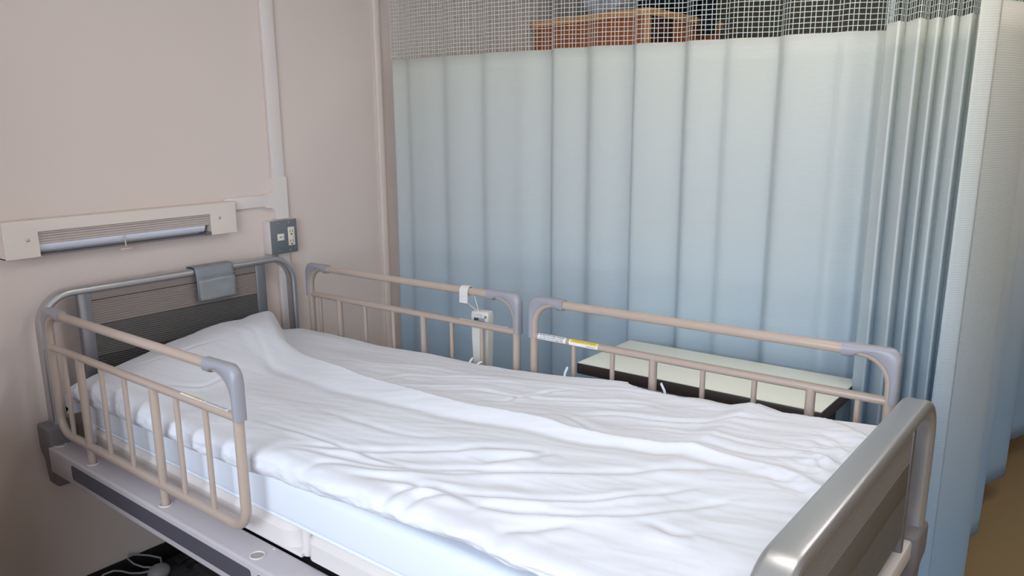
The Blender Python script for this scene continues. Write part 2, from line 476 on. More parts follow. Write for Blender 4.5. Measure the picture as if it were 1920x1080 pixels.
for y, z in ((.899, 1.194), (.949, 1.194), (.899, 1.088), (.949, 1.088)):
    screw(MB(), (-.0205, y, z), .0032).build('screw', 'screw', t)

# ------------------------------------------------------------------ the bed
YN, YF = -.0126, .9397
bed = thing('hospital_bed', 'silver and grey hospital bed with ribbed charcoal head and foot boards', 'hospital bed', (1.08, .46, 0))
W = .928
def ribbed(y0, y1, z0, z1, xc, th, pitch=.0072, amp=.0011):
    n = max(2, int((z1-z0)/pitch)); pts = []
    for i in range(n):
        za = z0 + (z1-z0)*i/n; dz = (z1-z0)/n
        pts += [(za+dz*.05, 0), (za+dz*.30, amp), (za+dz*.70, amp), (za+dz*.95, 0)]
    prof = [(xc+th/2+a, z) for z, a in pts] + [(xc-th/2-a, z) for z, a in reversed(pts)]
    return MB().prism(prof, 'Y', y0, y1)

def board(tag_, x, ztop, zbot, depth, width, py0, py1, bands, posts, rad):
    """tubular end board: frame, two flat posts and stacked panels"""
    fr = fillet([(x, 0, zbot), (x, 0, ztop-width/2), (x, W, ztop-width/2), (x, W, zbot)], rad, 10)
    o = MB().sweep(fr, rrect(width, depth, .0115, 5), (1, 0, 0)).build(tag_ + '_frame', 'silver', bed)
    for (a, b) in posts:
        MB().box(x-.013, x+.013, a, b, zbot-.05, ztop-width*.8, .005).build(tag_ + '_post', 'post', bed)
    for (z0, z1, m_, rb) in bands:
        if rb: p = ribbed(py0, py1, z0, z1, x, .018)
        else: p = MB().box(x-.0095, x+.0095, py0, py1, z0, z1, .001)
        p.build(tag_ + '_panel', m_, bed, angle=25)
board('headboard', 0.0, 1.079, .64, .048, .024, .152, .762,
      [(1.030, 1.058, 'taupe', False), (.949, 1.028, 'taupe', True), (.847, .948, 'char', True), (.60, .846, 'char2', True)],
      [(.112, .154), (.760, .804)], .095)
board('footboard', 2.171, .977, .64, .056, .026, .130, .800,
      [(.856, .953, 'footrib', True), (.790, .855, 'footdark', False), (.690, .789, 'footdark', True)],
      [(.10, .135), (.796, .814)], .095)
# corner brackets carrying the end boards
def bracket(x0, x1, y0, y1, zt, zm, zb, out):
    bm = bmesh.new()
    xm = (x0+x1)/2; ym = (y0+y1)/2
    secs = [(zt, 1.0, 1.0, 0), (zm, 1.0, 1.0, 0), (zm-.03, .82, .86, out*.1*(x1-x0)), (zb, .72, .76, out*.1*(x1-x0))]
    rings = []
    for z, sx, sy, ox in secs:
        rings.append([bm.verts.new((xm+ox+a*(x1-x0)/2*sx, ym+b*(y1-y0)/2*sy, z)) for a, b in ((-1, -1), (1, -1), (1, 1), (-1, 1))])
    for r0, r1 in zip(rings, rings[1:]):
        for i in range(4):
            bm.faces.new((r0[i], r0[(i+1) % 4], r1[(i+1) % 4], r1[i]))
    bm.faces.new(rings[0]); bm.faces.new(rings[-1])
    bmesh.ops.recalc_face_normals(bm, faces=bm.faces[:])
    bmesh.ops.bevel(bm, geom=bm.edges[:], offset=.009, segments=3, profile=.5, affect='EDGES', clamp_overlap=True)
    return MB().frombm(bm)
bracket(-.045, .048, -.040, .050, .668, .585, .470, -.3).build('corner_bracket', 'bracket', bed)
bracket(-.045, .048, W-.050, W+.040, .668, .585, .470, -.3).build('corner_bracket', 'bracket', bed)
bracket(2.126, 2.203, -.036, .062, .668, .600, .480, .1).build('corner_bracket', 'bracket', bed)
bracket(2.126, 2.203, W-.062, W+.036, .668, .600, .480, .1).build('corner_bracket', 'bracket', bed)
# side frames with sockets and inlay strips
def side_frame(ya, yb, outer):
    o = MB().box(.030, 2.155, ya, yb, .527, .611, .007, 3).build('side_frame', 'frame', bed)
    yo = ya if outer < 0 else yb
    for a, b in ((.19, 1.088), (1.112, 2.02)):
        pl = fillet([(a, 0, .549), (b, 0, .549), (b, 0, .594), (a, 0, .594)], .008, 5, True)
        pts = [(p.x, p.z) for p in pl]
        MB().prism(pts, 'Y', yo-.0015, yo+.0015).build('inlay_strip', 'stripe', o)
    ys = YN if outer < 0 else YF
    for x in ((.050, .269, .678, 1.074, 1.46, 1.87, 2.06) if outer < 0 else (.050, .265, .692, 1.09, 1.535, 1.938, 2.06)):
        MB().lathe([(.0150, .6105), (.0175, .6105), (.0178, .6132), (.0162, .6138), (.0150, .6125), (.0146, .600)], (x, ys, 0), 'Z', 24).build('socket_ring', 'platform', o)
    for x in ((1.074, .050, 1.46) if outer < 0 else (.050, 1.09, 2.06)):
        MB().lathe([(.0145, .6115), (0, .6118)], (x, ys, 0), 'Z', 20).build('socket_shade_disc', 'socket', o)  # flat disc in the shaded colour of the open socket's inside
side_frame(-.042, .040, -1)
side_frame(W-.040, W+.042, 1)
MB().box(.05, .10, .03, W-.03, .53, .60, .006).build('end_crossbar', 'frame', bed)
MB().box(2.125, 2.190, .05, W-.05, .610, .655, .006).build('end_crossbar', 'platform', bed)
# platform sections under the mattress
def plat(x0, x1, rn=.05):
    pts = fillet([(x0, .040, 0), (x1, .040, 0), (x1, W-.040, 0), (x0, W-.040, 0)], rn, 7, True)
    inner = fillet([(x0+.01, .052, 0), (x1-.01, .052, 0), (x1-.01, W-.052, 0), (x0+.01, W-.052, 0)], rn-.008, 7, True)
    n = len(pts)
    vs = [(p.x, p.y, .621) for p in pts] + [(p.x, p.y, .662) for p in pts] + [(p.x, p.y, .676) for p in inner]
    fs = [tuple(range(n-1, -1, -1)), tuple(range(2*n, 3*n))]
    for k in (0, 1):
        fs += [(k*n+i, k*n+(i+1) % n, (k+1)*n+(i+1) % n, (k+1)*n+i) for i in range(n)]
    return MB().add(vs, fs)
plat(.150, 1.142).build('platform_section', 'platform', bed, angle=25)
plat(1.176, 2.115, .03).build('platform_section', 'platform', bed, angle=25)
MB().box(.22, 1.16, .043, W-.043, .6115, .6205, .002).build('platform_tray', 'platform', bed)
MB().lathe([(0, .612), (.014, .612), (.014, .672), (.010, .676), (0, .676)], (1.158, .066, 0), 'Z', 18).build('hinge_pin', 'platform', bed)
for y in (.075, W-.075):
    MB().lathe([(0, .611), (.019, .611), (.019, .688), (.015, .696), (0, .698)], (.105, y, 0), 'Z', 22).build('mattress_stop', 'platform', bed)
MB().box(.205, .245, .045, .085, .611, .640, .004).build('platform_block', 'platform', bed)
MB().lathe([(.0030, .611), (.0030, .6122), (0, .6126)], (1.08, .028, 0), 'Z', 12).build('frame_plug', 'platform', bed)
MB().box(.12, 2.10, .05, W-.05, .555, .590, .004).build('gap_dark_plate', 'under', bed)  # plate added to darken the gap below the platform
# chassis below
mb = MB()
for y in (.26, .66): mb.box(.30, 1.98, y-.02, y+.02, .14, .18, .005)
for x in (.32, 1.96): mb.box(x-.018, x+.018, .14, .80, .12, .16, .005)
mb.build('chassis_frame', 'under', bed)
for x, y in ((.62, .26), (.62, .66), (1.66, .26), (1.66, .66)):
    MB().box(x-.03, x+.03, y-.015, y+.015, .17, .535, .005).build('lift_arm', 'under', bed)
for x in (.36, 1.92):
    for y in (.18, .76):
        c_ = MB().tube([(x+.045*math.cos(2*PI*k/20), y, .05+.035*math.sin(2*PI*k/20)) for k in range(20)], .015, (0, 1, 0), 10, True).build('caster', 'rubber', bed)
        MB().box(x-.012, x+.012, y-.02, y+.02, .05, .135, .004).build('caster_fork', 'under', c_)

# ------------------------------------------------------------------ side rails
def rail(label, x0, x1, y, posts, stickers):
    L = x1-x0; zt, zm, zb = 1.0345, .930, .664
    t = thing('side_rail', label, 'bed rail', ((x0+x1)/2, y, .611), 'removable rails of the hospital bed')
    R = .0122
    loop = fillet([(x0, y, zb), (x1, y, zb), (x1, y, zt), (x0, y, zt)], [.055, .055, .07, .07], 10, True)
    MB().tube(loop, R, (0, 1, 0), 16, True).build('rail_frame', 'rail', t)
    MB().rod((x0, y, zm), (x1, y, zm), .0105, 16).build('middle_tube', 'rail', t)
    for px_, thick in zip(posts, (0, 1, 0, 0, 1, 0, 0)):
        x = px_
        MB().rod((x, y, .607 if thick else zb), (x, y, zm), .0112 if thick else .0068, 16).build('post', 'rail', t)
    # grips: a shell tight round the outside of each top corner
    ro, ri, off = .026, .070, .0163
    for side in (0, 1):
        xe = x0 if side == 0 else x1; s = 1 if side == 0 else -1
        out, inn = [], []
        out.append((xe-s*off, zm-.004)); inn.append((xe+s*.004, zm-.004))
        out.append((xe-s*off, zt-.09)); inn.append((xe+s*.004, zt-.09))
        for k in range(11):
            a = math.radians(180-90*k/10)
            out.append((xe+s*(-off+ro+ro*math.cos(a)), zt+off-ro+ro*math.sin(a)))
            inn.append((xe+s*(.004+ri+ri*math.cos(a)), zt-.004-ri+ri*math.sin(a)))
        out.append((xe+s*.085, zt+off)); inn.append((xe+s*.085, zt-.004 if False else zt-off))
        # the last length closes round the tube
        out.append((xe+s*.105, zt+off)); inn.append((xe+s*.105, zt-off))
        vs = []; n = 16
        for (ox, oz), (ix, iz) in zip(out, inn):
            cx, cz = (ox+ix)/2, (oz+iz)/2; hx, hz = (ox-ix)/2, (oz-iz)/2
            for k in range(n):
                a = 2*PI*k/n
                ca, sa = math.cos(a), math.sin(a)
                ca = math.copysign(abs(ca)**.8, ca); sa = math.copysign(abs(sa)**.8, sa)
                vs.append((cx+hx*ca, y+off*sa, cz+hz*ca))
        m_ = len(out)
        fs = [(i*n+q, i*n+(q+1) % n, (i+1)*n+(q+1) % n, (i+1)*n+q) for i in range(m_-1) for q in range(n)]
        fs += [tuple(range(n-1, -1, -1)), tuple((m_-1)*n+q for q in range(n))]
        MB().add(vs, fs).build('corner_grip', 'grip', t, angle=60)
    # stickers wrapped on the middle tube
    def patch(xa, xb, a0, a1, r):
        P = []
        for i in range(2):
            xx = xa if i == 0 else xb
            P.append([(xx, y-r*math.cos(math.radians(a)), zm+r*math.sin(math.radians(a))) for a in np.linspace(a0, a1, 7)])
        return MB().grid(P)
    rng = random.Random(9)
    for (xa, xb, a0, a1, kind) in stickers:
        o = patch(xa, xb, a0, a1, .0109).build('warning_sticker' if kind != 'text' else 'information_sticker', 'white', t)
        if kind == 'yellow':
            patch(xa+.004, xb-.002, a0+(a1-a0)*.45, a1, .0112).build('yellow_band', 'yellow', o)
            mb = MB()
            for k in range(9):
                xx = xa+.012+k*(xb-xa-.02)/9
                P = patch(xx, xx+.005, a0+(a1-a0)*.62, a0+(a1-a0)*.80, .0114); mb.add(P.v, P.f)
            for k in range(5):
                xx = xa+(xb-xa)*.62+k*.006
                P = patch(xx, xx+.004, a0+(a1-a0)*.18, a0+(a1-a0)*.30, .0114); mb.add(P.v, P.f)
            mb.build('printing', 'inkgrey', o)
        else:
            mb = MB()
            for row in range(3):
                f0 = .14+.28*row; xx = xa+.006
                while xx < xb-.008:
                    d = rng.uniform(.002, .006)
                    P = patch(xx, xx+d, a0+(a1-a0)*f0, a0+(a1-a0)*(f0+rng.choice((.10, .13))), .0113); mb.add(P.v, P.f)
                    xx += d+rng.uniform(.001, .003)
            mb.build('printing', 'ink' if rng.random() < 2 else 'ink', o)
    return t
rail('beige bed rail on the near side, beside the quilt', .0873, 1.0455, YN, (.167, .269, .398, .528, .678, .785, .913),
     [(.815, .908, 62, 112, 'yellow'), (.912, 1.012, 62, 112, 'text')])
rail('beige bed rail on the far side nearest the headboard, handset hanging from it', .1046, 1.0817, YF, (.154, .265, .404, .548, .692, .818, .945),
     [(.856, .946, 68, 118, 'yellow'), (.949, 1.050, 62, 112, 'text')])
rail('beige bed rail on the far side in front of the tray table', 1.1469, 2.1034, YF, (2.040, 1.938, 1.806, 1.674, 1.535, 1.412, 1.286),
     [(1.167, 1.264, -28, 75, 'text'), (1.275, 1.370, -28, 75, 'yellow')])

# ------------------------------------------------------------------ mattress
def smooth(a, b, x):
    q = np.clip((x-a)/(b-a), 0, 1); return q*q*(3-2*q)
bm = bmesh.new()
mx0, mx1, my0, my1, mz0, mz1 = .115, 2.130, .045, .885, .677, .788
bmesh.ops.create_cube(bm, size=1.0)
for p in bm.verts:
    p.co = Vector(((mx0+mx1)/2+p.co.x*(mx1-mx0), (my0+my1)/2+p.co.y*(my1-my0), (mz0+mz1)/2+p.co.z*(mz1-mz0)))
bmesh.ops.bevel(bm, geom=[e for e in bm.edges if abs(e.verts[0].co.z-e.verts[1].co.z) > .05], offset=.05, segments=6, profile=.5, affect='EDGES')
bmesh.ops.bevel(bm, geom=[e for e in bm.edges if abs(e.verts[0].co.z-e.verts[1].co.z) < .001 and (e.is_boundary or len([f for f in e.link_faces if abs(f.normal.z) > .9]) == 1)], offset=.022, segments=4, profile=.5, affect='EDGES')
t = thing('mattress', 'thick white sheeted mattress under the quilt, smooth bright near side', 'mattress', (1.13, .465, .677))
MB().frombm(bm).build('sheet', 'mattress', t, angle=60)
pl = fillet([(mx0+.01, my0+.006, .684), (mx1-.01, my0+.006, .684), (mx1-.01, my1-.006, .684), (mx0+.01, my1-.006, .684)], .045, 8, True)
MB().tube(pl, .0055, (0, 0, 1), 8, True).build('sheet_hem', 'mattress', t)

# ------------------------------------------------------------------ quilt
CRE = {
'W1':[(0.652,0.646),(0.739,0.632),(0.886,0.736),(1.077,0.736)],
'W2':[(0.893,0.515),(0.916,0.632),(1.086,0.711),(1.217,0.757),(1.28,0.741)],
'W3':[(0.966,0.517),(1.049,0.564),(1.187,0.648),(1.348,0.654)],
'W4':[(1.288,0.485),(1.415,0.529),(1.485,0.539)],
'W5':[(1.255,0.552),(1.32,0.572),(1.342,0.701),(1.404,0.765)],
'W7':[(1.204,0.616),(1.355,0.634),(1.511,0.701),(1.616,0.763),(1.674,0.735)],
'W8':[(1.507,0.557),(1.592,0.644),(1.732,0.662),(1.834,0.746),(1.913,0.788)],
'W9':[(1.659,0.565),(1.74,0.605),(1.82,0.601),(1.921,0.622),(1.972,0.622),(2.015,0.643)],
'W10':[(1.505,0.56),(1.569,0.534),(1.632,0.502)],
'W11':[(1.773,0.539),(1.874,0.564),(1.958,0.569),(2.027,0.605)],
'W12':[(1.125,0.711),(1.259,0.765),(1.407,0.789),(1.539,0.817)],
'W13':[(1.659,0.90),(1.76,0.88),(1.845,0.86)],
'W14':[(2.029,0.622),(2.064,0.589),(2.101,0.547)],
'W15':[(2.033,0.641),(2.081,0.633),(2.11,0.597)],
'W16':[(2.054,0.724),(2.087,0.716),(2.11,0.703)],
'N1':[(1.427,0.274),(1.467,0.298),(1.596,0.362)],
'N2':[(1.516,0.238),(1.599,0.327),(1.606,0.359)],
'N3':[(1.543,0.205),(1.611,0.253),(1.685,0.291),(1.791,0.363),(1.915,0.468),(1.964,0.469)],
'N4':[(1.6,0.136),(1.706,0.177),(1.797,0.23),(1.861,0.301),(1.921,0.379)],
'N5':[(1.622,0.11),(1.719,0.132),(1.825,0.185),(1.873,0.216),(1.95,0.317),(2.01,0.393)],
'N6':[(0.871,0.147),(1.027,0.156),(1.177,0.155),(1.274,0.149),(1.343,0.151),(1.433,0.159)],
'N7':[(1.054,0.086),(1.155,0.126),(1.246,0.164),(1.327,0.217),(1.499,0.295),(1.591,0.347)],
'N9':[(1.057,0.061),(1.132,0.097),(1.222,0.108),(1.302,0.119),(1.363,0.133),(1.46,0.18),(1.586,0.24),(1.698,0.31)],
'N10':[(1.185,0.03),(1.21,0.067),(1.262,0.091),(1.35,0.106),(1.427,0.148),(1.526,0.189),(1.608,0.244)],
'N11':[(1.301,0.058),(1.422,0.096),(1.509,0.109),(1.611,0.137),(1.671,0.16),(1.727,0.187)],
'N12':[(1.449,0.03),(1.452,0.058),(1.492,0.105),(1.556,0.126)],
'N13':[(1.503,0.03),(1.511,0.071),(1.557,0.11),(1.622,0.11)],
'N14':[(1.623,0.103),(1.7,0.122),(1.751,0.152)],
'N15':[(1.683,0.036),(1.754,0.093),(1.804,0.149)],
'N16':[(1.914,0.21),(1.958,0.201),(1.988,0.215)],
'N17':[(0.919,0.292),(1.059,0.279),(1.2,0.27),(1.308,0.282),(1.417,0.321)],
'H1':[(0.215,0.165),(0.268,0.275),(0.282,0.435)],
'H2':[(0.428,0.134),(0.526,0.21),(0.49,0.374)],
'H3':[(0.20,0.55),(0.311,0.537),(0.612,0.401)],
}
R0 = [(.05,.825),(.12,.777),(.20,.722),(.30,.655),(0.398,0.594),(0.556,0.551),(0.724,0.525),(0.874,0.5),(1.012,0.491),(1.135,0.474),(1.244,0.465),(1.362,0.466),(1.474,0.48),(1.594,0.471),(1.712,0.492),(1.805,0.513),(1.891,0.525),(1.961,0.519),(2.019,0.518),(2.061,0.504),(2.107,0.468)]
W6 = [(1.37,.93),(1.463,0.888),(1.549,0.852),(1.69,0.838),(1.833,0.846),(1.939,0.862),(2.012,0.852),(2.103,0.769),(2.15,.72)]

def resample(pts, n=40):
    p = np.array(pts, float)
    # Catmull-Rom style smoothing
    t_ = np.concatenate([[0], np.cumsum(np.hypot(*np.diff(p, axis=0).T))])
    u = np.linspace(0, t_[-1], n)
    x = np.interp(u, t_, p[:, 0]); y = np.interp(u, t_, p[:, 1])
    for _ in range(3):
        x[1:-1] = (x[:-2]+2*x[1:-1]+x[2:])/4; y[1:-1] = (y[:-2]+2*y[1:-1]+y[2:])/4
    return np.stack([x, y], 1)

def curve_sd(X, Y, pts, n=40):
    """signed distance (positive towards the near side) and along-parameter 0..1"""
    p = resample(pts, n)
    best = np.full(X.shape, 1e9); sd = np.zeros(X.shape); par = np.zeros(X.shape)
    for i in range(n-1):
        ax, ay = p[i]; bx, by = p[i+1]
        dx, dy = bx-ax, by-ay; L2 = dx*dx+dy*dy+1e-12
        q = np.clip(((X-ax)*dx+(Y-ay)*dy)/L2, 0, 1)
        ex, ey = X-(ax+q*dx), Y-(ay+q*dy)
        d = np.hypot(ex, ey)
        s = np.sign(ex*dy-ey*dx)
        k = d < best
        best = np.where(k, d, best); sd = np.where(k, s*d, sd); par = np.where(k, (i+q)/(n-1), par)
    return sd, par, best

def npnoise(X, Y, sx, sy, seed, octs=3):
    out = np.empty(X.shape); it = np.nditer([X, Y], flags=['multi_index'])
    for a, b in it:
        out[it.multi_index] = noise.fractal(Vector((float(a)*sx+seed*7.3, float(b)*sy-seed*3.1, seed*1.7)), 0.9, 2.0, octs, noise_basis='PERLIN_ORIGINAL')
    return out

NX = 430
xs = np.concatenate([[.066, .066, .068, .073, .082, .095], np.linspace(.11, 2.112, NX), [2.124, 2.130, 2.134, 2.136, 2.136]])
enddrop = np.concatenate([[.085, .055, .035, .018, .008, .002], np.zeros(NX), [.004, .012, .025, .045, .075]])
xs = np.array(xs); nX = len(xs)
far_z = np.interp(xs, [.115,.53,.78,1.0,1.2,1.3,1.5,1.6,1.73,1.79,1.84,1.90,1.96,2.05,2.13], [.806,.812,.826,.828,.846,.850,.862,.862,.871,.873,.890,.880,.883,.892,.898])
near_z = np.interp(xs, [.1,.3,.6,.86,1.02,1.26,1.56,2.1], [.806,.822,.822,.826,.838,.846,.856,.866])
bot_z = np.interp(xs, [.07,.32,.42,1.0,1.13,1.3,1.45,1.64,2.15], [.745,.752,.755,.768,.786,.797,.806,.818,.828])
nTop = 190
yt = np.linspace(.876, .062, nTop)
X = np.repeat(xs[:, None], nTop, 1); Y = np.repeat(yt[None, :], nX, 0)
v = (Y-.062)/(.876-.062)
Z = near_z[:, None]*(1-v) + far_z[:, None]*v + .016*np.sin(PI*v)
# pillow hump at the head
yb = np.interp(X, [.07, .20, .40, .58, .8], [.815, .72, .605, .55, .53])
d = yb-Y
hum = np.interp(d, [-.02, 0, .012, .030, .045, .060, .10, .18, .32, .48, .60, .74, .9], [0, .003, .034, .072, .087, .091, .089, .083, .070, .044, .024, 0, 0])
Z += hum*(1-smooth(.20, .62, X))*.92
# ridge of the folded cover
sd, par, bd = curve_sd(X, Y, R0, 80)
wid = np.interp(X, [.3, .8, 1.3, 1.7, 2.1], [.13, .09, .055, .03, .03])
ht = np.interp(X, [.05, .30, .45, .9, 1.4, 1.75, 2.1], [.006, .010, .020, .022, .018, .012, .006])
sd = np.where(np.abs(sd) < 1e-9, 1e-9, sd)
ramp = np.where(sd > 0, np.clip(1-sd/wid, 0, 1)**1.15, np.exp(sd/.0075))
endf = smooth(.05, .12, X)
Z += ht*ramp*endf
Z -= .004*np.exp(-((sd-wid*1.05)/.02)**2)*endf*(sd > 0)
# far flap edge: the cover ends and the sheet shows lower beside it
s6, p6, b6 = curve_sd(X, Y, W6, 60)
m6 = smooth(1.34, 1.50, X)
Z += m6*np.where(s6 > 0, .010*np.exp(-s6/.05), -.004)
Z -= m6*.003*np.exp(-(s6/.010)**2)
flat = 1 - .85*m6*(s6 < 0)
# creases
rngc = random.Random(3)
for k_, pts in CRE.items():
    s, p_, b_ = curve_sd(X, Y, pts, 28)
    fade = np.sin(PI*np.clip(p_, .0, 1))**.6
    A = {'N6': .0032, 'H1': .003, 'H2': .003, 'H3': .003, 'N17': .002}.get(k_, rngc.uniform(.0036, .0058))
    wd = rngc.uniform(.0065, .0105) if k_ not in ('N6',) else .006
    val = -A*np.exp(-(s/wd)**2) + .9*A*np.exp(-((s-2.3*wd)/(1.7*wd))**2)*(1 if k_[0] == 'N' else .8) + .35*A*np.exp(-((s+2.2*wd)/(1.6*wd))**2)
    Z += val*fade*np.exp(-np.maximum(0, b_-np.abs(s))/.01)
# soft undulation and stretched fine wrinkles
foot = smooth(.5, 1.5, X)
n1 = npnoise(X, Y, 2.2, 6.0, 2, 2)
n2 = npnoise(X+.55*Y, Y-.25*X, 3.4, 15.0, 5, 3)
rid = 1-np.abs(n2)*2.4
Z += (.0070*n1 + (.0007+.0009*foot)*np.clip(rid, -1, 1))*flat
# gathered puckers at the foot end
gx = smooth(1.93, 2.12, X)*smooth(.40, .5, Y)*(1-smooth(.72, .80, Y))
n3 = npnoise(X, Y, 16, 30, 8, 3)
Z += gx*.012*n3
# rounding to the ends
Z -= enddrop[:, None]
# near side and far side
nS = 22
ang = np.linspace(0, 1, nS+1)[1:]
near = []
for i in range(nX):
    zt_ = Z[i, -1]; zb_ = bot_z[i]-enddrop[i]*.5
    h = zt_-zb_
    x_ = xs[i]
    row = []
    for a in ang:
        th = a*PI*.98
        yy = .062-.045*math.sin(min(th, PI*.98))**.75
        zz = zb_+h*(.5+.5*math.cos(th))
        nv = noise.fractal(Vector((x_*9, a*2.2, 3.3)), .9, 2, 4, noise_basis='PERLIN_ORIGINAL')
        nw = noise.noise(Vector((x_*26+a*5, a*1.5, 9.1)), noise_basis='PERLIN_ORIGINAL')
        k = math.sin(a*PI)**.5
        yy -= (.010*nv+.0045*nw*(1-abs(2*a-1.2)))*k
        zz += .006*noise.noise(Vector((x_*11, 5.5, .3)), noise_basis='PERLIN_ORIGINAL')*a + .003*noise.noise(Vector((x_*33, 1.5, 4.3)), noise_basis='PERLIN_ORIGINAL')*a*a
        row.append((x_, yy, zz))
    near.append(row)
farr = []
for i in range(nX):
    zt_ = Z[i, 0]; row = []
    for a in np.linspace(0, 1, 9)[:-1]:
        th = (1-a)*PI*.85
        row.append((xs[i], .876+.026*math.sin(th), zt_-.075*(.5-.5*math.cos(th))))
    farr.append(row)
P = [farr[i] + [(xs[i], yt[j], Z[i, j]) for j in range(nTop)] + near[i] for i in range(nX)]
quilt = thing('quilt', 'rumpled white quilt with a long folded edge lying over the mattress', 'quilt', (1.1, .46, .76))
MB().grid(P).build('cover', 'sheet', quilt, angle=180)
def zq(x, y):
    return float(Z[int(np.argmin(abs(xs-x))), int(np.argmin(abs(yt-y)))])
def ribbon(pts, w_, name):
    prof = [(-.0006, -w_/2), (.0006, -w_/2), (.0006, w_/2), (-.0006, w_/2)]
    MB().sweep(pts, prof, (.85, -.5, 0)).build(name, 'sheet', quilt)
zz = zq(1.30, .872)
ribbon([(1.295, .875, zz-.01), (1.297, .879, zz+.010), (1.302, .884, zz+.026)], .010, 'tie')
zz = zq(1.60, .872)
ribbon([(1.606, .874, zz-.008), (1.601, .878, zz+.008), (1.588, .882, zz+.026)], .010, 'tie')
zz = zq(.955, .872)
ribbon([(.945, .872, zz-.008), (.950, .876, zz+.006), (.957, .880, zz+.016)], .012, 'tie')
ribbon([(.975, .870, zz-.008), (.985, .874, zz+.006), (.993, .880, zz+.010)], .010, 'tie')

# ------------------------------------------------------------------ vinyl pocket on the headboard
t = thing('document_pocket', 'grey vinyl pocket draped over the headboard top tube', 'document pocket', (0, .582, .962))
path = [(-.032, 0, 1.045), (-.031, 0, 1.070), (-.026, 0, 1.0815), (-.015, 0, 1.0835), (.016, 0, 1.0835), (.026, 0, 1.081), (.030, 0, 1.070), (.031, 0, 1.045), (.029, 0, 1.01), (.027, 0, .963)]
P = []
for j in range(13):
    y = .507+.150*j/12
    row = []
    for i, p in enumerate(path):
        row.append((p[0]+.0015*math.sin(j*.9+i), y+(.004 if i > 6 else 0)*(i-6)*.25, p[2]))
    P.append(row)
o = MB().grid(P).build('flap', 'vinyl', t, angle=60)
sm = o.modifiers.new('thickness', 'SOLIDIFY'); sm.thickness = .0018; sm.offset = 1
P = []
for j in range(13):
    y = .513+.144*j/12; row = []
    for i in range(9):
        z = 1.040-.074*i/8
        row.append((.0345+.002*math.sin(i*.8)*math.sin(j*.55+.4), y+.002*(1040-z*1000)/80, z))
    P.append(row)
o = MB().grid(P).build('clear_window', 'window_vinyl', t, angle=60)
sm = o.modifiers.new('thickness', 'SOLIDIFY'); sm.thickness = .0012; sm.offset = 1
mb = MB()
for z in (1.050, 1.040): mb.box(.0315, .0355, .511, .659, z-.0012, z+.0012, .0005)
mb.build('seam', 'vinyl', t)

# ------------------------------------------------------------------ handset hanging from the far rail
t = thing('bed_control_handset', 'ivory control handset hanging by a white strap from the far rail', 'remote control', (.91, .975, .70))
sx_ = .886
pth = []
for k in range(15):
    a = math.radians(-60+300*k/14)
    pth.append((sx_, YF+.0150*math.cos(a), 1.0345+.0150*math.sin(a)))
pth = [(sx_, YF-.004, 1.002)] + [(sx_, YF-.016, 1.012)] + [(sx_, YF-.0165, 1.024)] + \
      [(sx_, YF-.0160*math.cos(math.radians(a)), 1.0345+.0160*math.sin(math.radians(a))) for a in range(0, 200, 20)] + [(sx_, YF+.010, 1.016)]
pth[0] = (sx_, YF-.0175, .998)
pr_ = [(-.001, -.0165), (.001, -.0165), (.001, .0165), (-.001, .0165)]
MB().sweep(pth, pr_, (1, 0, 0)).build('strap', 'strap', t)
MB().tube([(sx_+.004, YF-.012, 1.004), (.898, YF+.006, .985), (.905, YF+.028, .966)], .0016, (0, 1, 0), 8).build('hanging_cord', 'strap', t)
MB().tube([(sx_+.022, YF+.012, 1.016), (.909, YF+.02, .99), (.909, YF+.028, .966)], .0016, (0, 1, 0), 8).build('hanging_cord', 'strap', t)
bm = bmesh.new()
secs = [(.966, .029, .017), (.955, .032, .019), (.87, .030, .020), (.78, .026, .018), (.68, .026, .018)]
rings = []
for z, a, b in secs:
    rings.append([bm.verts.new((sx*a, sy*b, z)) for sx, sy in ((-1, -1), (1, -1), (1, 1), (-1, 1))])
for r0, r1 in zip(rings, rings[1:]):
    for i in range(4): bm.faces.new((r0[i], r0[(i+1) % 4], r1[(i+1) % 4], r1[i]))
bm.faces.new(rings[0]); bm.faces.new(rings[-1])
bmesh.ops.recalc_face_normals(bm, faces=bm.faces[:])
bmesh.ops.bevel(bm, geom=bm.edges[:], offset=.004, segments=3, profile=.5, affect='EDGES', clamp_overlap=True)
HM = Matrix.Translation((.915, .980, 0)) @ Matrix.Rotation(math.radians(8), 4, 'Z')
MB().frombm(bm, HM).build('handset_body', 'handset', t)
def hs(mb_): 
    mb_.v = [tuple(HM @ Vector(p)) for p in mb_.v]; return mb_
lab = hs(MB().box(-.020, .020, -.0205, -.0190, .918, .947, .0004)).build('rating_label', 'inkgrey', t)
hs(MB().box(-.019, -.002, -.0212, -.0204, .939, .945).box(-.017, .019, -.0212, -.0204, .922, .934)).build('printing', 'ink', lab)
hs(MB().box(-.010, .008, -.0200, -.0190, .957, .9578).box(.0073, .008, -.0200, -.0190, .950, .9575)).build('cover_seam', 'inkgrey', t)
hs(MB().lathe([(.004, -.0190), (.004, -.0203), (0, -.0203)], (.023, 0, .951), 'Y', 14)).build('screw', 'steel', t)

